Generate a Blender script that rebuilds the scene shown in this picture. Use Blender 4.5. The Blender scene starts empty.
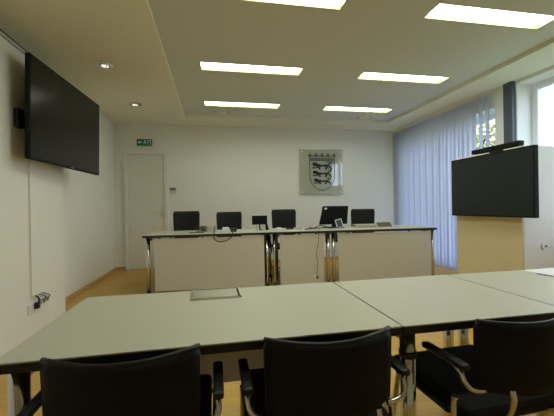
import bpy, bmesh, math, random
from mathutils import Vector, Matrix
random.seed(7)
C = bpy.context.scene.collection
PI = math.pi
R = math.radians

# ------------------------------------------------------------------ materials
def mat(name, col, rough=.5, metal=0., noise=0., nscale=20., bump=0., bscale=200., spec=.5, coat=0.):
    m = bpy.data.materials.new(name); m.use_nodes = True
    nt = m.node_tree; b = nt.nodes['Principled BSDF']
    b.inputs['Roughness'].default_value = rough
    b.inputs['Metallic'].default_value = metal
    b.inputs['Specular IOR Level'].default_value = spec
    b.inputs['Coat Weight'].default_value = coat
    tc = nt.nodes.new('ShaderNodeTexCoord')
    n = nt.nodes.new('ShaderNodeTexNoise'); n.inputs['Scale'].default_value = nscale
    n.inputs['Detail'].default_value = 4
    nt.links.new(tc.outputs['Object'], n.inputs['Vector'])
    mx = nt.nodes.new('ShaderNodeMix'); mx.data_type = 'RGBA'
    k = 1 - noise
    mx.inputs['A'].default_value = (col[0]*k, col[1]*k, col[2]*k, 1)
    mx.inputs['B'].default_value = (min(1, col[0]*(1+noise)), min(1, col[1]*(1+noise)), min(1, col[2]*(1+noise)), 1)
    nt.links.new(n.outputs['Fac'], mx.inputs['Factor'])
    nt.links.new(mx.outputs['Result'], b.inputs['Base Color'])
    if bump:
        n2 = nt.nodes.new('ShaderNodeTexNoise'); n2.inputs['Scale'].default_value = bscale
        nt.links.new(tc.outputs['Object'], n2.inputs['Vector'])
        bp = nt.nodes.new('ShaderNodeBump'); bp.inputs['Strength'].default_value = bump
        bp.inputs['Distance'].default_value = .002
        nt.links.new(n2.outputs['Fac'], bp.inputs['Height'])
        nt.links.new(bp.outputs['Normal'], b.inputs['Normal'])
    return m

def emit(name, col, s):
    m = bpy.data.materials.new(name); m.use_nodes = True
    nt = m.node_tree; nt.nodes.clear()
    o = nt.nodes.new('ShaderNodeOutputMaterial'); e = nt.nodes.new('ShaderNodeEmission')
    e.inputs['Color'].default_value = (*col, 1); e.inputs['Strength'].default_value = s
    nt.links.new(e.outputs[0], o.inputs['Surface'])
    return m

def glassy(name, tint=(1, 1, 1), gloss=.08, diff=0., dcol=(1, 1, 1), rough=.02):
    m = bpy.data.materials.new(name); m.use_nodes = True
    nt = m.node_tree; nt.nodes.clear()
    o = nt.nodes.new('ShaderNodeOutputMaterial')
    t = nt.nodes.new('ShaderNodeBsdfTransparent'); t.inputs['Color'].default_value = (*tint, 1)
    g = nt.nodes.new('ShaderNodeBsdfGlossy'); g.inputs['Roughness'].default_value = rough
    d = nt.nodes.new('ShaderNodeBsdfDiffuse'); d.inputs['Color'].default_value = (*dcol, 1)
    m1 = nt.nodes.new('ShaderNodeMixShader'); m1.inputs[0].default_value = diff
    nt.links.new(t.outputs[0], m1.inputs[1]); nt.links.new(d.outputs[0], m1.inputs[2])
    m2 = nt.nodes.new('ShaderNodeMixShader'); m2.inputs[0].default_value = gloss
    nt.links.new(m1.outputs[0], m2.inputs[1]); nt.links.new(g.outputs[0], m2.inputs[2])
    nt.links.new(m2.outputs[0], o.inputs['Surface'])
    return m

def translucent(name, col, fac=.5):
    m = bpy.data.materials.new(name); m.use_nodes = True
    nt = m.node_tree; nt.nodes.clear()
    o = nt.nodes.new('ShaderNodeOutputMaterial')
    d = nt.nodes.new('ShaderNodeBsdfDiffuse'); t = nt.nodes.new('ShaderNodeBsdfTranslucent')
    tc = nt.nodes.new('ShaderNodeTexCoord'); n = nt.nodes.new('ShaderNodeTexNoise'); n.inputs['Scale'].default_value = 60
    nt.links.new(tc.outputs['Object'], n.inputs['Vector'])
    cr = nt.nodes.new('ShaderNodeMix'); cr.data_type = 'RGBA'
    cr.inputs['A'].default_value = (*[c*.95 for c in col], 1); cr.inputs['B'].default_value = (*col, 1)
    nt.links.new(n.outputs['Fac'], cr.inputs['Factor'])
    for q in (d, t): nt.links.new(cr.outputs['Result'], q.inputs['Color'])
    m1 = nt.nodes.new('ShaderNodeMixShader'); m1.inputs[0].default_value = fac
    nt.links.new(d.outputs[0], m1.inputs[1]); nt.links.new(t.outputs[0], m1.inputs[2])
    nt.links.new(m1.outputs[0], o.inputs['Surface'])
    return m

def parquet(name):
    m = bpy.data.materials.new(name); m.use_nodes = True
    nt = m.node_tree; b = nt.nodes['Principled BSDF']; b.inputs['Roughness'].default_value = .38
    tc = nt.nodes.new('ShaderNodeTexCoord')
    br = nt.nodes.new('ShaderNodeTexBrick')
    br.inputs['Color1'].default_value = (.60, .36, .055, 1); br.inputs['Color2'].default_value = (.68, .42, .075, 1)
    br.inputs['Mortar'].default_value = (.42, .24, .06, 1); br.inputs['Scale'].default_value = 1
    br.inputs['Mortar Size'].default_value = .0015; br.inputs['Brick Width'].default_value = .5; br.inputs['Row Height'].default_value = .07
    nt.links.new(tc.outputs['Object'], br.inputs['Vector'])
    mp = nt.nodes.new('ShaderNodeMapping'); mp.inputs['Scale'].default_value = (4, 60, 1)
    n = nt.nodes.new('ShaderNodeTexNoise'); n.inputs['Scale'].default_value = 2; n.inputs['Detail'].default_value = 6
    nt.links.new(tc.outputs['Object'], mp.inputs['Vector']); nt.links.new(mp.outputs[0], n.inputs['Vector'])
    mx = nt.nodes.new('ShaderNodeMix'); mx.data_type = 'RGBA'; mx.blend_type = 'MULTIPLY'; mx.inputs['Factor'].default_value = .35
    nt.links.new(br.outputs['Color'], mx.inputs['A']); nt.links.new(n.outputs['Color'], mx.inputs['B'])
    nt.links.new(mx.outputs['Result'], b.inputs['Base Color'])
    return m

M = dict(
    wall=mat('wall_paint', (.80, .80, .735), .85, noise=.012, nscale=3, bump=.15, bscale=160),
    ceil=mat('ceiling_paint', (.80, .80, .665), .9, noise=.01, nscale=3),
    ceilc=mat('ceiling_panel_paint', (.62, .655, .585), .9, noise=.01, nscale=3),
    white=mat('white_lacquer', (.80, .79, .75), .45, noise=.01),
    door=mat('door_laminate', (.76, .745, .655), .5, noise=.015, nscale=8),
    floor=parquet('oak_parquet'),
    wood=mat('oak_skirting', (.56, .37, .15), .5, noise=.1, nscale=30),
    lam=mat('white_laminate', (.52, .515, .41), .45, noise=.01, nscale=40),
    panel=mat('grey_laminate_panel', (.62, .62, .57), .55, noise=.012, nscale=10),
    cream=mat('cream_laminate', (.68, .60, .385), .5, noise=.02, nscale=6),
    black=mat('black_edge_plastic', (.012, .012, .014), .45, noise=.1),
    fabric=mat('black_upholstery', (.007, .007, .0065), .8, noise=.2, nscale=300, bump=.4, bscale=600, spec=.3),
    plastic=mat('black_armrest_plastic', (.01, .01, .011), .4, noise=.1, spec=.35),
    chairback=mat('dark_chair_shell', (.009, .008, .006), .6, noise=.1, nscale=200, spec=.2),
    grey_fab=mat('charcoal_upholstery', (.017, .018, .019), .8, noise=.15, nscale=200, bump=.3, bscale=500, spec=.3),
    chrome=mat('chrome', (.72, .70, .66), .14, 1., noise=.02),
    alu=mat('brushed_aluminium', (.62, .60, .50), .32, 1., noise=.05, nscale=80),
    steel=mat('blue_grey_painted_steel', (.06, .085, .11), .5, noise=.05),
    screen=mat('screen_glass', (.005, .006, .005), .2, spec=.22, noise=.05),
    screenr=mat('matt_screen_glass', (.020, .027, .029), .3, spec=.3, noise=.05),
    bezel=mat('screen_bezel', (.010, .012, .012), .7, noise=.05, spec=.15),
    lidp=mat('beige_plastic', (.62, .56, .38), .5, noise=.02),
    ltgrey=mat('light_grey_plastic', (.55, .56, .52), .5, noise=.02),
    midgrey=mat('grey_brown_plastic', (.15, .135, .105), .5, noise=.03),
    green=mat('exit_sign_green', (.005, .16, .09), .5, noise=.02),
    signw=mat('exit_sign_white', (.75, .85, .8), .5, noise=.01),
    dark=mat('dark_void', (.02, .02, .02), .8, noise=.05),
    ink=mat('black_engraving', (.012, .013, .012), .6, noise=.05),
    inkg=mat('grey_engraving', (.07, .08, .055), .6, noise=.05),
    paper=mat('white_paper', (.80, .82, .86), .7, noise=.01),
    bark=mat('bark', (.12, .08, .05), .9, noise=.3),
    leaf=mat('leaves', (.32, .34, .03), .6, noise=.4, nscale=5),
    grass=mat('lawn', (.10, .16, .04), .9, noise=.3, nscale=4),
    pvc=mat('white_window_frame', (.80, .81, .84), .4, noise=.01),
    vane=translucent('blind_fabric', (.60, .645, .80), .34),
    glass=glassy('window_glass', (.96, .98, 1.), .06),
    plate=glassy('glass_sign_plate', (.90, .93, .88), .10, .42, (.64, .66, .58), .04),
    lamp=emit('lamp_diffuser', (.975, 1., .85), 2.75),
    lampside=mat('lamp_housing_glow_tint', (.30, .30, .12), .5, noise=.01),  # yellow glow of the lamp rims is put into this colour
    spot=emit('spot_glow', (1., .97, .92), .25),
    blue=mat('blue_black_plugs', (.03, .035, .10), .4, noise=.1),
)

# ------------------------------------------------------------------ mesh builder
class MB:
    def __init__(s): s.bm = bmesh.new()
    def box(s, x0, x1, y0, y1, z0, z1, bev=0., mtx=None):
        t = bmesh.new()
        bmesh.ops.create_cube(t, size=1)
        for v in t.verts:
            v.co = Vector(((x0+x1)/2 + v.co.x*(x1-x0), (y0+y1)/2 + v.co.y*(y1-y0), (z0+z1)/2 + v.co.z*(z1-z0)))
        if bev: bmesh.ops.bevel(t, geom=t.edges[:], offset=bev, segments=2, affect='EDGES', profile=.6)
        return s._in(t, mtx)
    def _in(s, t, mtx=None):
        if mtx is not None: t.transform(mtx)
        me = bpy.data.meshes.new('t'); t.to_mesh(me); t.free(); s.bm.from_mesh(me); bpy.data.meshes.remove(me)
        return s
    def tube(s, pts, r, n=12, smooth=True, k=6):
        pts = [Vector(p) for p in pts]
        if smooth and len(pts) > 2:
            P = [pts[0]*2-pts[1]] + pts + [pts[-1]*2-pts[-2]]; out = []
            for i in range(1, len(P)-2):
                for j in range(k):
                    t = j/k; a, b, c, d = P[i-1:i+3]
                    out.append(.5*((2*b)+(c-a)*t+(2*a-5*b+4*c-d)*t*t+(3*b-a-3*c+d)*t**3))
            out.append(pts[-1]); pts = out
        t = bmesh.new(); rings = []; up = None
        for i, p in enumerate(pts):
            d = (pts[min(i+1, len(pts)-1)] - pts[max(i-1, 0)]).normalized()
            if up is None: up = d.orthogonal().normalized()
            else:
                up = (up - d*up.dot(d)); up = up.normalized() if up.length > 1e-6 else d.orthogonal().normalized()
            w = d.cross(up)
            rings.append([t.verts.new(p + (up*math.cos(2*PI*a/n) + w*math.sin(2*PI*a/n))*r) for a in range(n)])
        for a, b in zip(rings, rings[1:]):
            for i in range(n):
                f = t.faces.new((a[i], a[(i+1) % n], b[(i+1) % n], b[i])); f.smooth = True
        t.faces.new(rings[0][::-1]); t.faces.new(rings[-1])
        return s._in(t)
    def cyl(s, c, r, h, n=32, axis='z', r2=None):
        t = bmesh.new()
        bmesh.ops.create_cone(t, cap_ends=True, segments=n, radius1=r, radius2=r if r2 is None else r2, depth=h)
        for f in t.faces:
            if len(f.verts) == 4: f.smooth = True
        rot = {'z': Matrix(), 'x': Matrix.Rotation(PI/2, 4, 'Y'), 'y': Matrix.Rotation(-PI/2, 4, 'X')}[axis]
        return s._in(t, Matrix.Translation(c) @ rot)
    def prism(s, poly, d0, d1, plane='xz', mtx=None):
        t = bmesh.new()
        def P(a, b, d): return {'xz': (a, d, b), 'xy': (a, b, d), 'yz': (d, a, b)}[plane]
        A = [t.verts.new(P(a, b, d0)) for a, b in poly]; B = [t.verts.new(P(a, b, d1)) for a, b in poly]
        n = len(poly)
        t.faces.new(A); t.faces.new(B[::-1])
        for i in range(n): t.faces.new((A[i], B[i], B[(i+1) % n], A[(i+1) % n]))
        bmesh.ops.recalc_face_normals(t, faces=t.faces[:])
        bmesh.ops.triangulate(t, faces=[f for f in t.faces if len(f.verts) > 4])
        return s._in(t, mtx)
    def build(s, name, m, parent=None, mtx=None):
        if mtx is not None: s.bm.transform(mtx)
        me = bpy.data.meshes.new(name); s.bm.to_mesh(me); s.bm.free()
        me.materials.append(M[m] if isinstance(m, str) else m)
        o = bpy.data.objects.new(name, me); C.objects.link(o)
        if parent: o.parent = parent
        return o

def recenter(o):
    vs = o.data.vertices
    c = Vector(((min(v.co.x for v in vs)+max(v.co.x for v in vs))/2, (min(v.co.y for v in vs)+max(v.co.y for v in vs))/2, min(v.co.z for v in vs)))
    o.data.transform(Matrix.Translation(-c)); o.location = c
    return o
def tag(o, label, cat, group=None, kind=None):
    if label: o['label'] = label
    if cat: o['category'] = cat
    if group: o['group'] = group
    if kind: o['kind'] = kind
    return o
def thing(name, label, cat, loc=(0, 0, 0), rz=0, group=None):
    o = bpy.data.objects.new(name, None); C.objects.link(o)
    o.location = loc; o.rotation_euler = (0, 0, rz); o.empty_display_size = .1
    return tag(o, label, cat, group)
def struct(o): o['kind'] = 'structure'; return o
def dup(root, loc, rz, label, group=None):
    r = root.copy(); C.objects.link(r); r.location = loc; r.rotation_euler = (0, 0, rz); r['label'] = label
    if group: r['group'] = group
    for ch in list(root.children):
        c = ch.copy(); C.objects.link(c); c.parent = r
        for g in list(ch.children):
            d = g.copy(); C.objects.link(d); d.parent = c
    return r

# ------------------------------------------------------------------ room shell
XL, XR, YB, YF, ZC = -1.815, 3.90, 6.535, -2.6, 2.715
ZR = 2.765                                    # recessed centre of the ceiling
struct(MB().box(XL-.2, XR+.34, YF-.2, YB+.2, -.1, 0).build('floor', 'floor'))
struct(MB().box(XL-.2, XR+.34, YB, YB+.12, 0, 2.95).build('wall_back', 'wall'))
struct(MB().box(XL-.2, XR+.34, YF-.12, YF, 0, 2.95).build('wall_front', 'wall'))
lw = MB().box(XL-.12, XL, YF, YB, 0, 2.95)
lw.box(XL, -1.64, YF, 3.995, 0, 2.515)         # thicker panelled stretch of the left wall
struct(lw.build('wall_left', 'wall'))
struct(MB().box(-1.652, -1.637, YF, 3.995, 2.515, 2.523).build('shadow_line_panel', 'midgrey'))  # added grey strip, draws the dark shadow gap along the panel top
struct(MB().box(XL, XL+.008, YF, 3.995, 2.705, 2.715).build('shadow_line_ceiling', 'midgrey'))  # added grey strip, stands in for the shade line under the ceiling

# right wall with two openings
W1 = (3.98, 6.30, .12, 2.47); W2 = (1.55, 3.635, .85, 2.67)
rw = MB()
X0, X1 = XR, XR+.34
for y0, y1, z0, z1 in ((YF, W2[0], 0, 2.95), (W2[0], W2[1], 0, W2[2]), (W2[0], W2[1], W2[3], 2.95), (W2[1], W1[0], 0, 2.95),
                       (W1[0], W1[1], 0, W1[2]), (W1[0], W1[1], W1[3], 2.95), (W1[1], YB, 0, 2.95)):
    rw.box(X0, X1, y0, y1, z0, z1)
struct(rw.build('wall_right', 'wall'))

def window(name, W, mull):
    y0, y1, z0, z1 = W; fx0, fx1 = XR+.225, XR+.29; f = .085
    e = bpy.data.objects.new(name, None); C.objects.link(e); struct(e); e.location = (XR, (y0+y1)/2, z0)
    inv = Matrix.Translation(-Vector(e.location))
    b = MB()
    b.box(fx0, fx1, y0, y0+f, z0, z1, .006); b.box(fx0, fx1, y1-f, y1, z0, z1, .006)
    b.box(fx0, fx1, y0+f, y1-f, z0, z0+f, .006); b.box(fx0, fx1, y0+f, y1-f, z1-f, z1, .006)
    ys = [y0+f]
    for m in mull:
        b.box(fx0, fx1, m-.05, m+.05, z0+f, z1-f, .006); ys += [m-.05, m+.05]
    ys.append(y1-f)
    b.build('window_frame', 'pvc', e, inv)
    for i in range(0, len(ys), 2):
        MB().box(XR+.25, XR+.256, ys[i], ys[i+1], z0+f, z1-f).build('window_pane', 'glass', e, inv)
    return e
window('window_1', W1, (5.14,))
window('window_2', W2, (2.46,))
struct(MB().box(XR-.04, XR+.225, W2[0]+.002, W2[1]-.002, W2[2], W2[2]+.02, .004).build('trim_1', 'white'))   # sill
# steel post between blinds and window
struct(MB().box(3.845, 3.90, 3.655, 3.79, 0, ZC, .004).build('trim_2', 'steel'))

# ceiling: border ring, recessed centre with lamp openings
RX0, RX1, RY0, RY1 = -.488, 3.365, -2.0, 5.91
cb = MB()
cb.box(XL, RX0, YF, YB, ZC, 2.95); cb.box(RX1, XR, YF, YB, ZC, 2.95)
cb.box(RX0, RX1, YF, RY0, ZC, 2.95); cb.box(RX0, RX1, RY1, YB, ZC, 2.95)
struct(cb.build('ceiling', 'ceil'))
LX = [(-.14, 1.07), (1.835, 3.045)]
LY = [(5.17, 5.41), (3.785, 4.01), (2.395, 2.62), (1.0, 1.23)]
g = .004
xs = [RX0] + [v for a, b in LX for v in (a, b)] + [RX1]
ys = [RY0] + [v for a, b in reversed(LY) for v in (a, b)] + [RY1]
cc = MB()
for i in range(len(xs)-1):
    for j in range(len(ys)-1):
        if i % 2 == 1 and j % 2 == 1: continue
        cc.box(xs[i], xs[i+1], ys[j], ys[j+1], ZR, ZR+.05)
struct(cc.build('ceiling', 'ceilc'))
first = None
LN = {0: 'at the back end of the ceiling', 1: 'in the second row from the back wall', 2: 'nearest the camera'}
def make_lamp():
    t = thing('ceiling_lamp', '', 'ceiling light', (0, 0, 0), 0, 'recessed fluorescent ceiling lights')
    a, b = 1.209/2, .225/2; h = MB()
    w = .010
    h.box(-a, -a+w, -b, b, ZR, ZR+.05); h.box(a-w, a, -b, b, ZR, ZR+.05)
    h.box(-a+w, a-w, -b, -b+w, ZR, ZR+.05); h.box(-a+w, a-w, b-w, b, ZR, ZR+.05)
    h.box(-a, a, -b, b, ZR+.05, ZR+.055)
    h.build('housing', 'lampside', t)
    MB().box(-a+w, a-w, -b+w, b-w, ZR+.040, ZR+.048).build('diffuser', 'lamp', t)
    for x in (-.45, .45):
        for y in (-.06, .06): MB().cyl((x, y, ZR+.037), .004, .006, 8).build('screw', 'midgrey', t)
    return t
for r, (y0, y1) in enumerate(LY):
    for c, (x0, x1) in enumerate(LX):
        side = ('left', 'right')[c]
        lab = ['long ceiling light panel in the row nearest the back wall, %s one' % side,
               'long ceiling light panel in the middle row, %s one' % side,
               'big bright ceiling light panel cut by the top edge, %s one' % side,
               'long ceiling light panel right above the near tables, %s one' % side,
               'long ceiling light panel behind the camera, %s one' % side,
               'long ceiling light panel by the front wall, %s one' % side][r]
        loc = ((x0+x1)/2, (y0+y1)/2, 0)
        if first is None:
            first = make_lamp(); first.location = loc; first['label'] = lab
        else: dup(first, loc, 0, lab)

# round air vents and spots
def vent(x, y, lab):
    t = thing('ceiling_vent', lab, 'air vent', (x, y, ZR), 0, 'round ceiling air vents')
    b = MB()
    for rr, zz in ((.18, .004), (.13, .012), (.08, .02)):
        n = 40; tb = bmesh.new()
        P = [[tb.verts.new((r_*math.cos(2*PI*i/n), r_*math.sin(2*PI*i/n), z_)) for i in range(n)] for r_, z_ in ((rr, 0), (rr-.006, -zz), (rr-.028, -zz), (rr-.034, 0))]
        for A, B in zip(P, P[1:]):
            for i in range(n): tb.faces.new((A[i], A[(i+1) % n], B[(i+1) % n], B[i]))
        b._in(tb)
    b.build('vent_ring', 'ceil', t)
    MB().cyl((0, 0, -.0015), .165, .003).build('vent_gap', 'midgrey', t)
    MB().cyl((0, 0, -.009), .035, .016).build('vent_core', 'ceil', t)
vent(.15, 5.72, 'round white ceiling vent near the left lamp of the back row')
vent(2.76, 5.71, 'round white ceiling vent near the right lamp of the back row')
def spot(x, y, lab):
    t = thing('ceiling_spotlight', lab, 'spotlight', (x, y, ZC), 0, 'round ceiling spotlights')
    b = MB(); b.cyl((0, 0, -.004), .092, .008, 32); b.build('trim_ring', 'chrome', t)
    b = MB(); b.cyl((0, 0, -.010), .060, .006, 24, r2=.065); b.build('reflector', 'alu', t)
    b = MB()
    for k in range(9):
        a = 2*PI*k/9 + .3; b.cyl((.032*math.cos(a), .032*math.sin(a), -.0155), .0055, .006, 8)
    b.cyl((-.008, 0, -.017), .011, .009, 12)
    b.build('bulb', 'spot', t)
spot(-1.16, 3.90, 'larger-looking round chrome ceiling spotlight near the left wall screen')
spot(-1.16, 5.28, 'small round chrome ceiling spotlight nearer the exit door')

# skirting boards
bl = MB().box(XL, XL+.016, 3.995, YB, 0, .06, .003); struct(bl.build('baseboard_left', 'wood'))
bb = MB().box(XL+.016, -1.64, YB-.016, YB, 0, .06, .003); bb.box(-.87, 3.9, YB-.016, YB, 0, .06, .003)
struct(bb.build('baseboard_back', 'wood'))

# door in the back wall
d = bpy.data.objects.new('door_1', None); C.objects.link(d); struct(d); d.location = (-1.255, YB, 0)
inv = Matrix.Translation((1.255, -YB, 0))
fr = MB().box(-1.64, -1.575, YB-.05, YB, 0, 2.20, .004); fr.box(-.935, -.87, YB-.05, YB, 0, 2.20, .004); fr.box(-1.575, -.935, YB-.05, YB, 2.145, 2.20, .004)
fr.build('door_frame', 'white', d, inv)
MB().box(-1.573, -.937, YB-.022, YB-.001, .006, 2.143, .002).build('door_leaf', 'door', d, inv)
h = MB().tube([(-.985, YB-.022, 1.06), (-.985, YB-.07, 1.06), (-1.0, YB-.078, 1.06), (-1.11, YB-.078, 1.06)], .009, 10)
h.box(-1.005, -.965, YB-.03, YB-.022, .95, 1.10, .003); h.build('door_handle', 'alu', d, inv)

# exit sign above the door
t = thing('exit_sign', 'small green emergency exit sign with arrow above the door', 'sign', (-1.275, YB, 2.31))
MB().box(-.135, .135, -.03, 0, 0, .125, .004).build('sign_box', 'green', t)
s = MB()
s.prism([(-.115, .065), (-.085, .095), (-.085, .075), (-.045, .075), (-.045, .055), (-.085, .055), (-.085, .035)], -.032, -.03)
s.cyl((.008, -.031, .098), .011, .002, 12, 'y')
s.prism([(.000, .088), (.018, .086), (.030, .07), (.026, .066), (.016, .076), (.014, .062), (.030, .046), (.034, .028), (.026, .028), (.020, .042), (.006, .052), (-.006, .036), (-.022, .034), (-.022, .042), (-.010, .045), (.000, .062), (-.002, .074), (-.014, .064), (-.02, .068)], -.032, -.03)
s.box(.055, .115, -.032, -.03, .02, .105)
s.build('pictogram', 'signw', t)
MB().box(.068, .102, -.0335, -.032, .02, .09).build('doorway_mark', 'green', t)
MB().box(-.14, .14, -.04, 0, -.012, 0, .002).build('sign_lower_rim', 'ltgrey', t)

# thermostat
t = thing('thermostat', 'small grey thermostat panel on the wall right of the door', 'thermostat', (-.78, YB, 1.41))
MB().box(-.06, .06, -.022, 0, 0, .115, .004).build('housing', 'ltgrey', t)
MB().box(-.05, .05, -.024, -.022, .06, .105).build('display', 'midgrey', t)

# glass sign with coat of arms
t = thing('glass_sign', 'square glass plate with black lion shield and crown on back wall', 'wall sign', (2.172, YB-.035, 1.36))
MB().box(-.457, .457, -.004, .004, 0, .93, .0015).build('glass_plate', 'plate', t)
for x in (-.41, .41):
    for z in (.05, .88):
        MB().cyl((x, .014, z), .012, .05, 16, 'y').build('standoff', 'alu', t)
def ring(poly, w, y0, y1, b):
    n = len(poly); c = Vector((sum(p[0] for p in poly)/n, sum(p[1] for p in poly)/n))
    for i in range(n):
        a, e = Vector(poly[i]), Vector(poly[(i+1) % n]); dd = (e-a)
        if dd.length < 1e-6: continue
        nn = Vector((-dd.y, dd.x)).normalized()*w/2; u = dd.normalized()*w*.3
        b.prism([tuple(a-nn-u), tuple(e-nn+u), tuple(e+nn+u), tuple(a+nn-u)], y0, y1)
sh = [(-.247, .700), (.287, .700)]
right = [(.287, .40)] + [(.02+.267*math.cos(R(a)), .40-.31*math.sin(R(a))) for a in range(15, 90, 15)]
left = [(.02-.267*math.cos(R(a)), .40-.31*math.sin(R(a))) for a in range(75, 0, -15)] + [(-.247, .40)]
poly = sh + right + [(.02, .085)] + left
b = MB(); ring(poly, .012, -.008, -.004, b); b.build('shield_outline', 'ink', t)
lion = [(0, .62), (.02, .80), (.10, .92), (.19, .90), (.25, .80), (.33, .70), (.50, .62), (.64, .66), (.74, .66), (.80, .74), (.86, .92), (.93, 1.0), (1.0, .93), (.97, .80), (.92, .84), (.87, .76), (.84, .62), (.84, .52),
        (.92, .40), (.97, .22), (1.0, .06), (.90, .04), (.88, .22), (.79, .36), (.74, .20), (.70, .05), (.60, .04), (.63, .20), (.66, .36), (.55, .40), (.42, .36), (.40, .20), (.44, .05), (.33, .02), (.31, .20), (.29, .34), (.22, .34), (.16, .28), (.08, .34), (.0, .26), (.03, .16), (.12, .16), (.26, .20),
        (.22, .42), (.14, .46), (.10, .40), (.02, .48), (.08, .56)]
for z0, x0, w, hh in ((.508, -.200, .44, .170), (.352, -.190, .42, .155), (.205, -.170, .38, .140)):
    b = MB(); b.prism([(x0+u*w, z0+v*hh) for u, v in lion], -.009, -.004)
    # mane and whip of the tail
    for k in range(3): b.cyl((x0+w*(.16+.05*k), -.0065, z0+hh*(.60-.07*k)), .026, .006, 9, 'y')
    b.tube([(x0+w*.84, -.0065, z0+hh*.6), (x0+w*.90, -.0065, z0+hh*.9), (x0+w*.78, -.0065, z0+hh*1.02), (x0+w*.70, -.0065, z0+hh*.9)], .006, 6)
    b.build('lion_figure', 'ink', t)
b = MB(); b.box(-.255, .295, -.008, -.004, .714, .745)
for k in range(5):
    x = -.24+.13*k; 
    b.prism([(x-.012, .752), (x+.012, .752), (x+.008, .80), (x-.008, .80)], -.008, -.004)
    for dx, dz in ((-.026, .80), (.026, .80), (0, .832), (0, .80)): b.cyl((x+dx, -.006, dz), .021, .004, 10, 'y')
    if k < 4:
        b.cyl((x+.065, -.006, .792), .013, .004, 8, 'y'); b.box(x+.060, x+.070, -.008, -.004, .752, .785)
b.build('crown_figure', 'inkg', t)

# ------------------------------------------------------------------ vertical blinds
t = thing('vertical_blind', 'long pale vertical blinds hanging before the right wall windows', 'blinds', (3.83, 5.24, 0))
MB().box(-.02, .02, -1.30, 1.285, 2.675, 2.715, .003).build('head_rail', 'white', t)
y = 6.48; i = 0
vm = {}
while y > 3.97:
    openv = y < 4.30
    ang = R(22) if openv else -R(7 if i % 2 else 19)
    w = .127/2; b = MB(); tb = bmesh.new(); cols = []
    for k in range(5):
        u = -1+k/2; bow = .008*(1-u*u)
        px, py = w*u*math.sin(ang)+bow*math.cos(ang), w*u*math.cos(ang)-bow*math.sin(ang)
        cols.append((px, py))
    pts = []
    for z in (.06, 2.655):
        pts.append([tb.verts.new((px, py+y-5.24, z)) for px, py in cols])
    for k in range(4):
        f = tb.faces.new((pts[0][k], pts[0][k+1], pts[1][k+1], pts[1][k])); f.smooth = True
    b._in(tb); o = b.build('vane', 'vane', t)
    b = MB().box(-.006, .006, y-5.24-.010, y-5.24+.010, 2.65, 2.68); b.build('vane_clip', 'white', o)
    y -= .092 if not openv else .118; i += 1

# ------------------------------------------------------------------ outside
gr = MB().box(XR+.5, 40, -20, 40, -1.3, -1.2).build('lawn', 'grass'); tag(gr, 'green lawn outside the windows', 'lawn', kind='structure'); 
def tree(x, y, z0, h, r, lab, n=2600):
    t = thing('garden_tree', lab, 'tree', (x, y, z0), 0, 'trees outside the windows')
    b = MB(); b.tube([(0, 0, 0), (.08, .05, h*.3), (-.05, .02, h*.55), (0, 0, h*.85)], .12, 10)
    for a in range(6):
        b.tube([(0, 0, h*.4+.2*a), (math.cos(a)*r*.4, math.sin(a)*r*.4, h*.55+.2*a), (math.cos(a)*r*.8, math.sin(a)*r*.8, h*.65+.2*a)], .03, 6)
    b.build('trunk', 'bark', t)
    tb = bmesh.new()
    for _ in range(n):
        v = Vector((random.gauss(0, 1), random.gauss(0, 1), random.gauss(0, 1))).normalized()*r*random.uniform(.35, 1)
        c = Vector((v.x, v.y, h*.68+v.z*.9)); a = Vector((random.gauss(0, 1), random.gauss(0, 1), random.gauss(0, 1))).normalized(); q = a.orthogonal().normalized()
        s = random.uniform(.05, .1)
        tb.faces.new([tb.verts.new(c+a*s), tb.verts.new(c+q*s*.6), tb.verts.new(c-a*s), tb.verts.new(c-q*s*.6)])
    b = MB(); b._in(tb); b.build('foliage', 'leaf', t)
tree(7.25, 8.3, -1.2, 5.6, 1.15, 'yellow green tree glimpsed between the open blind vanes')

# ------------------------------------------------------------------ front (near) tables
def table(name, label, x0, x1, y0, y1, T, panel=None, th=.03, legr=.026, mtx_rot=0, pivot=None, group=None, pz=(.30, .685), black_strips=False, py=None, legx=None, cols=None):
    cx, cy = (x0+x1)/2, (y0+y1)/2
    loc = Vector((cx, cy, 0))
    if pivot:
        loc = Vector(pivot) + Matrix.Rotation(mtx_rot, 3, 'Z') @ (loc-Vector(pivot))
    t = thing(name, label, 'table', loc, mtx_rot, group)
    a, b = (x1-x0)/2, (y1-y0)/2
    MB().box(-a, a, -b, b, T-.005, T, .0012).build('tabletop', 'lam', t)
    MB().box(-a, a, -b, b, T-th, T-.005, .002).build('edge_band', 'black', t)
    lx = legx or (-a+.03, a-.03)
    for x in lx:
        for y in (-b+.065, b-.065):
            l = MB().cyl((x, y, (T-th)/2+.004), legr, T-th-.008, 28).build('leg', 'chrome', t)
            MB().cyl((x, y, .006), legr*1.15, .012, 24).build('foot', 'black', l)
        # end beam carrying the top
        MB().box(x-.012, x+.012, -b+.09, b-.09, T-th-.055, T-th, .003).build('end_beam', 'chrome', t)
    MB().box(lx[0]+.012, lx[-1]-.012, -.03, .03, T-th-.03, T-th-.001, .003).build('cross_rail', 'black', t)
    if panel:
        p = MB().box(panel[0]-cx, panel[1]-cx, (py if py is not None else b-.075)-.009, (py if py is not None else b-.075)+.009, pz[0], pz[1], .002).build('modesty_panel', 'panel', t)
    return t
TF = .72
ta = table('conference_table', 'long cream front table with black edge and cable flap, nearest left', -.585, .5985, .985, 1.645, TF, (-.50, .52), legx=(-.5605, .540), group='cream front tables')
tb_ = table('conference_table', 'short middle cream front table between two dark joint lines', .6045, 1.2755, .985, 1.645, TF, None, legx=(-.284, .292), group='cream front tables')
tc_ = table('conference_table', 'right-hand cream front table with white papers on it', 1.2815, 2.48, .985, 1.645, TF, None, legx=(-.555, .56), group='cream front tables')
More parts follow.
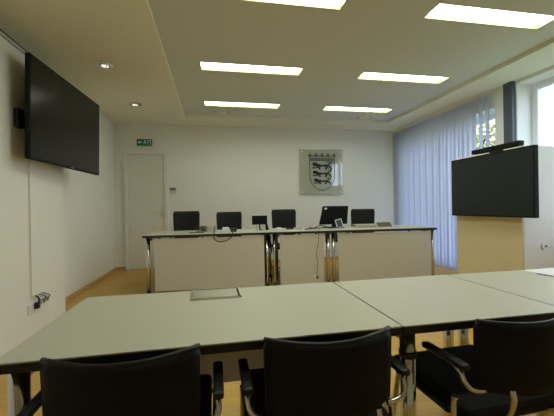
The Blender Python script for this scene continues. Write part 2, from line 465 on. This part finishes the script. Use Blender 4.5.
for tt, sx in ((ta, .540), (tb_, -.284)):
    b = MB().box(sx-.028, sx+.028, -.31, -.215, .60, .625, .004) if False else MB().cyl((sx, -.265, .60), .030, .022, 20); b.build('clamp', 'black', tt)

# aluminium cable flap in the left front table
t = thing('cable_flap', 'brushed aluminium cable flap set into the left front table', 'cable outlet', (-.007, 1.55, TF), R(.5))
f = MB(); f.box(-.108, -.090, -.085, .085, .0005, .010, .002); f.box(.108, .117, -.085, .085, .0005, .010, .002)
f.box(-.090, .108, .076, .085, .0005, .010, .002); f.box(-.090, .108, -.085, -.079, .0005, .005, .001); f.build('frame', 'alu', t)
MB().box(-.086, .102, -.070, .074, .0005, .006, .001).build('lid', 'alu', t)
MB().box(-.090, .108, -.079, -.070, .0004, .0016).build('cable_slot', 'dark', t)
MB().box(.102, .108, -.070, .076, .0004, .002).build('cable_slot', 'dark', t)

# papers on the right
def sheet(cx, cy, w, h, rz, z, n=1, th=.0012):
    b = MB(); b.box(-w/2, w/2, -h/2, h/2, 0, th); o = b.build('paper_sheet', 'paper'); o.location = (cx, cy, z); o.rotation_euler = (0, 0, rz); return o
tag(sheet(1.99, 1.585, .42, .115, R(3), TF+.0003), 'large white sheet lying far back on the right front table', 'paper')
o = thing('notebook', 'thin white booklet with dark edge on the right front table', 'booklet', (1.915, 1.50, TF+.0003), R(10))
MB().box(-.15, .15, -.06, .06, 0, .003).build('cover', 'blue', o); MB().box(-.148, .15, -.055, .06, .003, .006).build('page', 'paper', o)

# ------------------------------------------------------------------ near armchairs (seen from behind)
def shell(w_top, w_bot, z0, z1, bulge, dip, th, lean, nx=16, nz=10, corner=.03):
    tb = bmesh.new(); F = []; B = []
    for j in range(nz+1):
        v = j/nz; rf = []; rb = []
        w = w_bot+(w_top-w_bot)*v
        # rounded bottom / top corners
        e = 1.0
        zb = z0+(z1-z0)*v
        if zb-z0 < corner: e = 1-(1-math.sqrt(max(0, 1-(1-(zb-z0)/corner)**2)))*corner*2/w
        if z1-zb < corner*.35: e = min(e, 1-(1-math.sqrt(max(0, 1-(1-(z1-zb)/(corner*.35))**2)))*corner*.7/w)
        for i in range(nx+1):
            u = -1+2*i/nx
            x = u*w/2*e
            y = -bulge*(1-u*u) - lean*(zb-z0)
            z = zb - dip*(1-u*u)*v
            rb.append(tb.verts.new((x, y, z))); rf.append(tb.verts.new((x, y+th, z)))
        F.append(rf); B.append(rb)
    for j in range(nz):
        for i in range(nx):
            tb.faces.new((B[j][i], B[j][i+1], B[j+1][i+1], B[j+1][i])).smooth = True
            tb.faces.new((F[j][i+1], F[j][i], F[j+1][i], F[j+1][i+1])).smooth = True
    for j in range(nz):
        tb.faces.new((B[j+1][0], F[j+1][0], F[j][0], B[j][0])); tb.faces.new((B[j][nx], F[j][nx], F[j+1][nx], B[j+1][nx]))
    for i in range(nx):
        tb.faces.new((B[0][i+1], B[0][i], F[0][i], F[0][i+1])); tb.faces.new((B[nz][i], B[nz][i+1], F[nz][i+1], F[nz][i]))
    return tb
def armchair(label):
    t = thing('armchair', label, 'chair', (0, 0, 0), 0, 'black armchairs at the front tables')
    b = MB(); b._in(shell(.377, .365, .535, .757, .055, .008, .020, .02)); b.build('backrest', 'chairback', t)
    b = MB(); pts = []
    for i in range(17):
        u = -1+i/8; pts.append((u*.186, -.055*(1-u*u)-.0045+.010, .7575-.008*(1-u*u)))
    b.tube(pts, .0075, 8, smooth=False); b.build('top_piping', 'plastic', t)
    b = MB(); b.box(-.21, .21, .015, .43, .42, .478, .022); b.build('seat', 'fabric', t)
    for sx in (-1, 1):
        b = MB(); b.box(sx*.233-.015, sx*.233+.015, -.005, .185, .612, .632, .008); b.build('armrest', 'plastic', t)
        b = MB(); b.tube([(sx*.233, .05, .614), (sx*.233, .02, .60), (sx*.232, .005, .578), (sx*.218, -.005, .558), (sx*.19, -.006, .548), (sx*.17, -.006, .546)], .008, 10); b.build('arm_support', 'chrome', t)
        b = MB(); b.tube([(sx*.218, .06, .50), (sx*.222, .06, .45), (sx*.222, .05, .25), (sx*.222, .02, 0.0)], .010, 12); b.build('leg', 'chrome', t)
        b = MB(); b.tube([(sx*.222, .36, .445), (sx*.222, .40, .25), (sx*.222, .43, 0.0)], .010, 12); b.build('leg', 'chrome', t)
        b = MB(); b.tube([(sx*.118, -.052, .565), (sx*.118, -.056, .53), (sx*.118, -.03, .47), (sx*.118, .04, .425), (sx*.118, .15, .415)], .009, 12); b.build('back_upright', 'chrome', t)
    b = MB(); b.tube([(-.222, .09, .44), (-.222, .36, .44)], .009, 10); b.tube([(.222, .09, .44), (.222, .36, .44)], .009, 10)
    b.tube([(-.222, .09, .44), (.222, .09, .44)], .009, 10); b.tube([(-.222, .36, .44), (.222, .36, .44)], .009, 10); b.build('seat_frame', 'black', t)
    return t
c0 = armchair('leftmost black armchair seen from behind at the front tables'); c0.location = (-.233, .885, 0)
dup(c0, (.312, .885, 0), R(0), 'middle black armchair seen from behind, between two neighbours')
dup(c0, (.970, .885, 0), R(3), 'rightmost black armchair seen from behind, cut by the right edge')

# ------------------------------------------------------------------ rear bench of tables
TB = .775; PIV = (1.2, 4.44, 0); ROT = R(-3.2)
def back_pt(x, y, z=0):
    v = Vector(PIV) + Matrix.Rotation(ROT, 3, 'Z') @ (Vector((x, y, 0))-Vector(PIV)); return Vector((v.x, v.y, z))
kw = dict(T=TB, th=.036, legr=.026, mtx_rot=ROT, pivot=PIV, pz=(.03, .725), group='rear bench tables')
def rear(label, x0, x1, px0, px1, lx):
    t = table('conference_table', label, x0, x1, 4.44, 5.22, panel=(px0, px1), py=-.39+.022, legx=lx, **kw)
    c = (x0+x1)/2
    return t
ra = rear('long rear table at the left, grey front panel, nearest the door', -.95, .765, -.80, .655, (-.80, .788))
rb = rear('narrow middle rear table between the two sets of chrome legs', .768, 1.612, .875, 1.50, (-.385, .385))
rc = rear('long rear table at the right end, near the window blinds', 1.615, 3.215, 1.715, 3.13, (-.76, .765))
# black upright plates and small white hinges beside the panels
for tt, xs_, full in ((ra, (.80+.035,), (1,)), (rb, (-.355, .355), (1, 0)), (rc, (-.725, .73), (0, 0))):
    for x, fl in zip(xs_, full):
        x2 = x if tt is not ra or x < 0 else x-.075
        MB().box(x2-.014, x2+.014, -.375, -.345, .10 if fl else .60, .735, .003).build('black_bracket', 'black', tt)
for tt, hx in ((ra, (-.70, .69)), (rb, (-.30, .30)), (rc, (-.66, .68))):
    for x in hx: MB().box(x-.03, x+.03, -.384, -.376, .715, .735, .003).build('panel_hinge', 'ltgrey', tt)

# rear chairs, facing the camera
def rear_chair(label):
    t = thing('office_chair', label, 'chair', (0, 0, 0), 0, 'dark chairs behind the rear tables')
    b = MB(); b._in(shell(.43, .40, .60, 1.075, .045, .0, .035, .05, corner=.05)); b.build('backrest', 'grey_fab', t, Matrix.Rotation(PI, 4, 'Z'))
    b = MB(); b.box(-.22, .22, -.44, -.01, .43, .50, .025); b.build('seat', 'grey_fab', t)
    b = MB(); b.tube([(0, .055, .72), (0, .075, .58), (0, .03, .44), (0, -.12, .41)], .018, 10); b.build('back_support', 'black', t)
    for sx in (-1, 1):
        b = MB(); b.tube([(sx*.22, -.15, .44), (sx*.25, -.15, .50), (sx*.25, -.13, .63)], .011, 8); b.box(sx*.25-.02, sx*.25+.02, -.24, -.02, .63, .65, .006); b.build('armrest', 'plastic', t)
    b = MB(); b.cyl((0, -.21, .26), .025, .34, 16); b.build('gas_column', 'chrome', t)
    for k in range(5):
        a = 2*PI*k/5+.3; b = MB(); b.tube([(0, -.21, .11), (.28*math.cos(a), -.21+.28*math.sin(a), .07)], .014, 8); l = b.build('base_arm', 'chrome', t)
        MB().cyl((.28*math.cos(a), -.21+.28*math.sin(a), .031), .03, .03, 16, 'x').build('castor', 'black', l)
    return t
r0 = rear_chair('leftmost dark office chair behind the rear tables, nearest the door'); r0.location = (-.465, 5.62, 0)
dup(r0, (.232, 5.60, -.025), R(3), 'dark office chair behind the power adapters, second from the door')
dup(r0, (1.175, 5.60, 0), R(-4), 'dark office chair between the small display and the large monitor')
dup(r0, (2.62, 5.55, -.02), R(-40), 'turned dark office chair right of the large monitor')

# ------------------------------------------------------------------ things on the rear tables
def on(x, y): return back_pt(x, y, TB)
t = thing('computer_monitor', 'large black monitor seen from behind on the rear table', 'monitor', (1.84, 4.98, TB), R(4))
tilt = Matrix.Translation((0, 0, .06)) @ Matrix.Rotation(R(14), 4, 'X')
b = MB(); b.prism([(-.235, 0), (.235, 0), (.225, .285), (.22, .292), (-.185, .292), (-.195, .285)], -.03, .0); b.build('screen_casing', 'bezel', t, tilt)
b = MB(); b.box(-.20, .20, 0, .005, .02, .28); b.build('screen', 'screen', t, tilt)
b = MB(); b.box(-.035, .035, -.06, -.03, 0.0, .16, .006); b.build('stand_neck', 'bezel', t, Matrix.Translation((0, 0, .004)))
b = MB(); b.box(-.13, .13, -.13, .09, .0, .012, .004); b.build('stand_foot', 'bezel', t)
b = MB(); b.box(-.175, -.135, -.0325, -.03, .245, .275); b.build('white_sticker', 'paper', t, tilt)

t = thing('picture_frame', 'small white framed tablet leaning before the large monitor', 'frame', (1.885, 4.76, TB), R(6))
sh_ = Matrix.Rotation(R(-12), 4, 'Y') @ Matrix.Rotation(R(-12), 4, 'X')
f = MB(); f.box(-.055, -.043, -.006, .006, .012, .145, .002); f.box(.043, .055, -.006, .006, .012, .145, .002); f.box(-.043, .043, -.006, .006, .012, .022, .002); f.box(-.043, .043, -.006, .006, .133, .145, .002)
f.build('white_border', 'paper', t, sh_); MB().box(-.043, .043, -.002, .004, .022, .133).build('dark_display', 'steel', t, sh_)

t = thing('small_display', 'small dark tilted display with two pale boxes before it', 'display', (.66, 4.95, TB), R(-3))
b = MB(); b.box(-.115, .115, -.012, 0.006, .085, .222, .004); b.build('screen_casing', 'bezel', t, Matrix.Rotation(R(10), 4, 'X'))
b = MB(); b.prism([(.07, .12), (.115, .12), (.14, .0), (.06, .0)], .0, .014); b.box(-.03, .14, -.05, .03, 0, .010, .003); b.tube([(0, .02, .005), (0, .01, .12)], .012, 8); b.build('stand', 'bezel', t)
for x, w in ((.615, .042), (.705, .045)):
    o = recenter(MB().box(x-w/2, x+w/2, 4.80, 4.85, TB, TB+.085, .004).build('desk_speaker', 'ltgrey'))
    tag(o, '%s pale grey box standing before the small dark display' % ('left' if x < .65 else 'right'), 'speaker', 'pale boxes before the small display')

# cream adaptor boxes, cable coil, cable loops
o = recenter(MB().box(-.125, -.045, 4.86, 4.93, TB, TB+.075, .006).build('power_adapter', 'lidp')); tag(o, 'cream upright box beside the black cable coil', 'adapter')
o = recenter(MB().box(-.20, -.13, 4.90, 4.98, TB, TB+.055, .006).build('power_adapter', 'ltgrey')); tag(o, 'low grey box inside the black cable coil', 'adapter')
o = recenter(MB().box(-.035, .012, 4.84, 4.88, TB, TB+.095, .005).build('desk_card', 'lidp')); tag(o, 'small cream card standing where the cable loop begins', 'card')
o = recenter(MB().box(.10, .20, 4.88, 4.96, TB, TB+.055, .008).build('white_box', 'paper')); tag(o, 'small white box before the second rear chair', 'box')
o = recenter(MB().box(.215, .30, 4.72, 4.80, TB, TB+.05, .010).build('cable_socket', 'black')); tag(o, 'black connector block where the hanging cable loop ends', 'connector')
pts = []
for k in range(46):
    a = k*.62; rr = .055+.02*math.sin(k*1.3)
    pts.append((-.20+rr*1.2*math.cos(a), 4.78+rr*.5*math.sin(a), TB+.012+.0018*k))
b = MB(); b.tube(pts, .004, 6, k=3); o = b.build('cable_coil', 'black'); tag(o, 'tangled black cable coil at the left rear table', 'cable')
b = MB(); b.tube([(-.36, 4.74, TB+.006), (-.28, 4.70, TB+.006), (-.22, 4.74, TB+.006), (-.16, 4.68, TB+.006)], .006, 6); o = b.build('loose_cable', 'black'); tag(o, 'short black cable lying left of the cable coil', 'cable')
b = MB(); b.tube([(-.012, 4.80, TB+.07), (-.018, 4.62, TB+.05), (-.02, 4.475, TB+.012), (-.02, 4.435, .72), (.01, 4.43, .685), (.075, 4.42, .672), (.15, 4.41, .69), (.21, 4.41, .735), (.23, 4.44, TB+.02), (.25, 4.60, TB+.02), (.255, 4.73, TB+.02)], .0075, 8); o = b.build('cable_loop', 'black'); tag(o, 'thick black cable loop hanging over the rear table edge', 'cable')
# mouse and small objects
t = thing('computer_mouse', 'small white mouse before the third rear chair', 'mouse', (.96, 4.95, TB), 0)
b = MB(); tb2 = bmesh.new(); bmesh.ops.create_uvsphere(tb2, u_segments=20, v_segments=10, radius=1)
for v in tb2.verts: v.co = Vector((v.co.x*.055, v.co.y*.035, max(0, v.co.z)*.032))
for f in tb2.faces: f.smooth = True
b._in(tb2); b.build('shell', 'paper', t); MB().box(-.002, .002, -.03, .0, .027, .032).build('scroll_wheel', 'midgrey', t)
o = recenter(MB().box(1.06, 1.17, 4.86, 4.90, TB, TB+.022, .004).build('remote_control', 'black')); tag(o, 'small dark remote lying right of the white mouse', 'remote')
o = recenter(MB().box(1.20, 1.30, 4.84, 4.90, TB, TB+.03, .006).build('card_reader', 'ltgrey')); tag(o, 'small pale device between mouse and monitor cables', 'device')
pts = []
for k in range(22):
    pts.append((1.36+.022*k, 4.72+.06*math.sin(k*1.1), TB+.0085+.016*abs(math.sin(k*.8))))
b = MB(); b.tube(pts, .006, 6, k=3)
b.tube([(1.30, 4.70, TB+.006), (1.42, 4.66, TB+.02), (1.55, 4.75, TB+.05), (1.68, 4.83, TB+.03)], .008, 6); o = b.build('cable_tangle', 'black'); tag(o, 'black tangle of cables left of the large monitor', 'cable')
t = thing('laptop_dock', 'flat white box right of the large monitor', 'box', (2.33, 4.82, TB), ROT)
MB().box(-.19, .16, -.06, .08, 0.0, .05, .004).build('casing', 'lam', t); MB().box(-.17, .14, -.062, -.06, .012, .018).build('front_slot', 'midgrey', t)
t = thing('cable_flap', 'raised grey brown flap standing on the right rear table', 'cable outlet', (2.60, 4.75, TB), ROT)
b = MB(); b.prism([(-.09, 0), (.14, 0), (.10, .075), (-.12, .075)], 0, .012); b.build('lid', 'midgrey', t, Matrix.Rotation(R(-10), 4, 'X')); MB().box(-.10, .14, -.005, .12, 0, .004).build('frame', 'alu', t)

# thin hanging cable with plug below the rear table
q = back_pt(1.41, 4.422)
b = MB(); b.tube([(q.x+.01, q.y+.02, TB+.01), (q.x+.01, q.y-.02, TB-.01), (q.x, q.y-.012, .62), (q.x-.03, q.y-.012, .45), (q.x-.012, q.y-.012, .33), (q.x-.03, q.y-.012, .20), (q.x-.045, q.y-.015, .155)], .0035, 6)
o = b.build('thin_cable', 'black'); tag(o, 'thin dark cable hanging down the middle panel of the rear bench', 'cable')
t = thing('power_plug', 'white and dark plug at the end of the thin hanging cable', 'plug', (q.x-.05, q.y-.035, 0.115), 0)
MB().box(-.03, 0, -.012, .012, .01, .05, .004).build('plug_body', 'paper', t); MB().box(0.002, .04, -.01, .01, 0, .04, .004).build('plug_coupling', 'midgrey', t)
# cables on the floor under the bench between the legs
b = MB(); b.tube([(.76, 4.75, TB-.04), (.80, 4.70, .5), (.77, 4.78, .35), (.82, 4.74, .2), (.80, 4.8, .01)], .008, 6)
o = b.build('table_cable', 'black'); tag(o, 'black cable running down between the left pair of chrome legs', 'cable')

# ------------------------------------------------------------------ left wall screen
def tv(name, label, w, h, th, loc, rz, tiltx=0.):
    t = thing(name, label, 'screen', loc, rz)
    m = Matrix.Rotation(tiltx, 4, 'X')
    MB().box(-w/2, w/2, 0, th, -h/2, h/2, .004).build('screen_casing', 'bezel', t, m)
    MB().box(-w/2+.012, w/2-.012, -.0015, .002, -h/2+.018, h/2-.012).build('screen_glass', 'screen', t, m)
    return t
dx, dy = .075, 1.42
rzL = math.atan2(dy, dx)             # screen's width axis runs along the wall
TC = (-1.44, 3.73, 1.9885)
t = tv('wall_screen', 'large black screen tilted out from the left wall', 1.42, .87, .038, TC, rzL, R(1.2))
inv = (Matrix.Translation(TC) @ Matrix.Rotation(rzL, 4, 'Z')).inverted()
b = MB(); b.box(-1.64, -1.62, 3.55, 3.85, 1.88, 2.12); b.build('wall_plate', 'black', t, inv)
for y in (3.60, 3.76): MB().box(-1.62, -1.47, y, y+.05, 1.96, 2.04).build('mount_arm', 'black', t, inv)
b = MB(); b.box(-1.64, -1.60, 3.10, 3.19, 1.83, 1.99, .004); b.box(-1.625, -1.60, 3.18, 3.56, 1.90, 1.94, .004); b.build('side_bracket', 'black', t, inv)
MB().box(-.03, .03, -.004, 0, -.430, -.425).build('brand_mark', 'ltgrey', t)

# cable duct down to the socket
o = recenter(MB().box(-1.64, -1.622, 3.30, 3.39, .352, 1.65, .003).build('cable_duct', 'wall')); tag(o, 'white vertical cable duct below the left wall screen', 'cable duct')
t = thing('wall_socket', 'white wall socket with dark plugs below the left cable duct', 'socket', (-1.64, 3.418, .204))
MB().box(0, .012, -.17, .13, 0, .085, .003).build('face_plate', 'white', t)
b = MB(); b.box(.012, .05, -.09, -.05, .03, .085, .006); b.tube([(.04, -.07, .07), (.05, -.075, .12), (.02, -.075, .15)], .008, 8); b.build('plug', 'black', t)
for k in range(4):
    b = MB(); b.box(.012, .045, -.01+.035*k, .01+.035*k, .055, .09, .003); b.tube([(.035, .0+.035*k, .07), (.06, -.01+.035*k, .11), (.02, -.045+.03*k, .148)], .005, 6); b.build('plug', 'blue' if k % 2 else 'ltgrey', t)

# ------------------------------------------------------------------ right cupboard and screen
t = thing('wall_cupboard', 'boxy white cupboard block with cream front below the right screen', 'cupboard', (3.51, 3.337, 0))
MB().box(-.39+.022, .39, -.472, .472, 0, 1.712, .002).build('carcass', 'wall', t)
MB().box(-.39, -.39+.020, -.472, .472, 0.0, 1.690, .002).build('front_panel', 'cream', t)
t = thing('wall_socket', 'round white socket with dark centre on the cupboard side', 'socket', (3.385, 2.865, .62))
MB().cyl((0, -.006, .04), .04, .012, 28, 'y').build('face_plate', 'white', t); MB().box(-.006, .02, -.016, -.012, .03, .046, .001).build('contact', 'dark', t)

t = thing('wall_screen', 'black screen mounted on the cupboard at the right', 'screen', (3.03, 3.215, 1.322), -PI/2)
tm = Matrix.Rotation(R(0), 4, 'X')
MB().box(-.565, .565, 0, .05, -.355, .355, .004).build('screen_casing', 'bezel', t, tm)
MB().box(-.554, .554, -.0015, .002, -.338, .345).build('screen_glass', 'screenr', t, tm)
MB().box(-.22, .22, .05, .088, -.15, .15).build('mount', 'black', t)
t = thing('video_bar', 'slim black video bar on top of the right screen', 'camera bar', (3.04, 3.10, 1.685), -PI/2)
MB().box(-.31, .31, -.035, .035, .012, .062, .008).build('bar_body', 'bezel', t); MB().box(-.07, .07, -.02, .03, -.008, .014, .003).build('mount_clip', 'black', t)
MB().cyl((0, -.038, .048), .014, .008, 16, 'y').build('camera_lens', 'screen', t)

# ------------------------------------------------------------------ light: sky outside the windows
w = bpy.data.worlds.new('sky'); bpy.context.scene.world = w; w.use_nodes = True
nt = w.node_tree; bg = nt.nodes['Background']
tc = nt.nodes.new('ShaderNodeTexCoord'); sp = nt.nodes.new('ShaderNodeSeparateXYZ'); rp = nt.nodes.new('ShaderNodeValToRGB')
nt.links.new(tc.outputs['Generated'], sp.inputs[0]); nt.links.new(sp.outputs['Z'], rp.inputs[0])
rp.color_ramp.elements[0].color = (.76, .84, 1, 1); rp.color_ramp.elements[1].color = (.50, .64, 1, 1)
nt.links.new(rp.outputs[0], bg.inputs['Color']); bg.inputs['Strength'].default_value = 1.0
for W in (W1, W2):
    L = bpy.data.lights.new('sky_portal', 'AREA'); L.shape = 'RECTANGLE'; L.size = W[1]-W[0]; L.size_y = W[3]-W[2]; L.cycles.is_portal = True
    o = bpy.data.objects.new('sky_portal', L); C.objects.link(o); o.location = (XR+.35, (W[0]+W[1])/2, (W[2]+W[3])/2); o.rotation_euler = (0, R(90), 0)

# ------------------------------------------------------------------ camera
yaw, pit, roll = 0.186531792, -0.00337390247, -0.0179193385
fwd = Vector((math.sin(yaw)*math.cos(pit), math.cos(yaw)*math.cos(pit), math.sin(pit)))
rt = Vector((math.cos(yaw), -math.sin(yaw), 0)); up = rt.cross(fwd)
r_ = rt*math.cos(roll)+up*math.sin(roll); u_ = -rt*math.sin(roll)+up*math.cos(roll)
cam = bpy.data.cameras.new('camera'); cam.sensor_width = 36; cam.lens = 328.49/554*36; cam.clip_start = .05
co = bpy.data.objects.new('camera', cam); C.objects.link(co)
mw = Matrix((( r_.x, u_.x, -fwd.x, 0), (r_.y, u_.y, -fwd.y, 0), (r_.z, u_.z, -fwd.z, 1.12), (0, 0, 0, 1)))
co.matrix_world = mw
sc = bpy.context.scene; sc.camera = co
sc.view_settings.view_transform = 'Standard'; sc.view_settings.look = 'None'; sc.view_settings.gamma = 1; sc.view_settings.use_curve_mapping = False
sc.view_settings.exposure = 2.42
sc.cycles.max_bounces = 10; sc.cycles.diffuse_bounces = 6; sc.cycles.use_denoising = True
sc.cycles.sample_clamp_indirect = 6
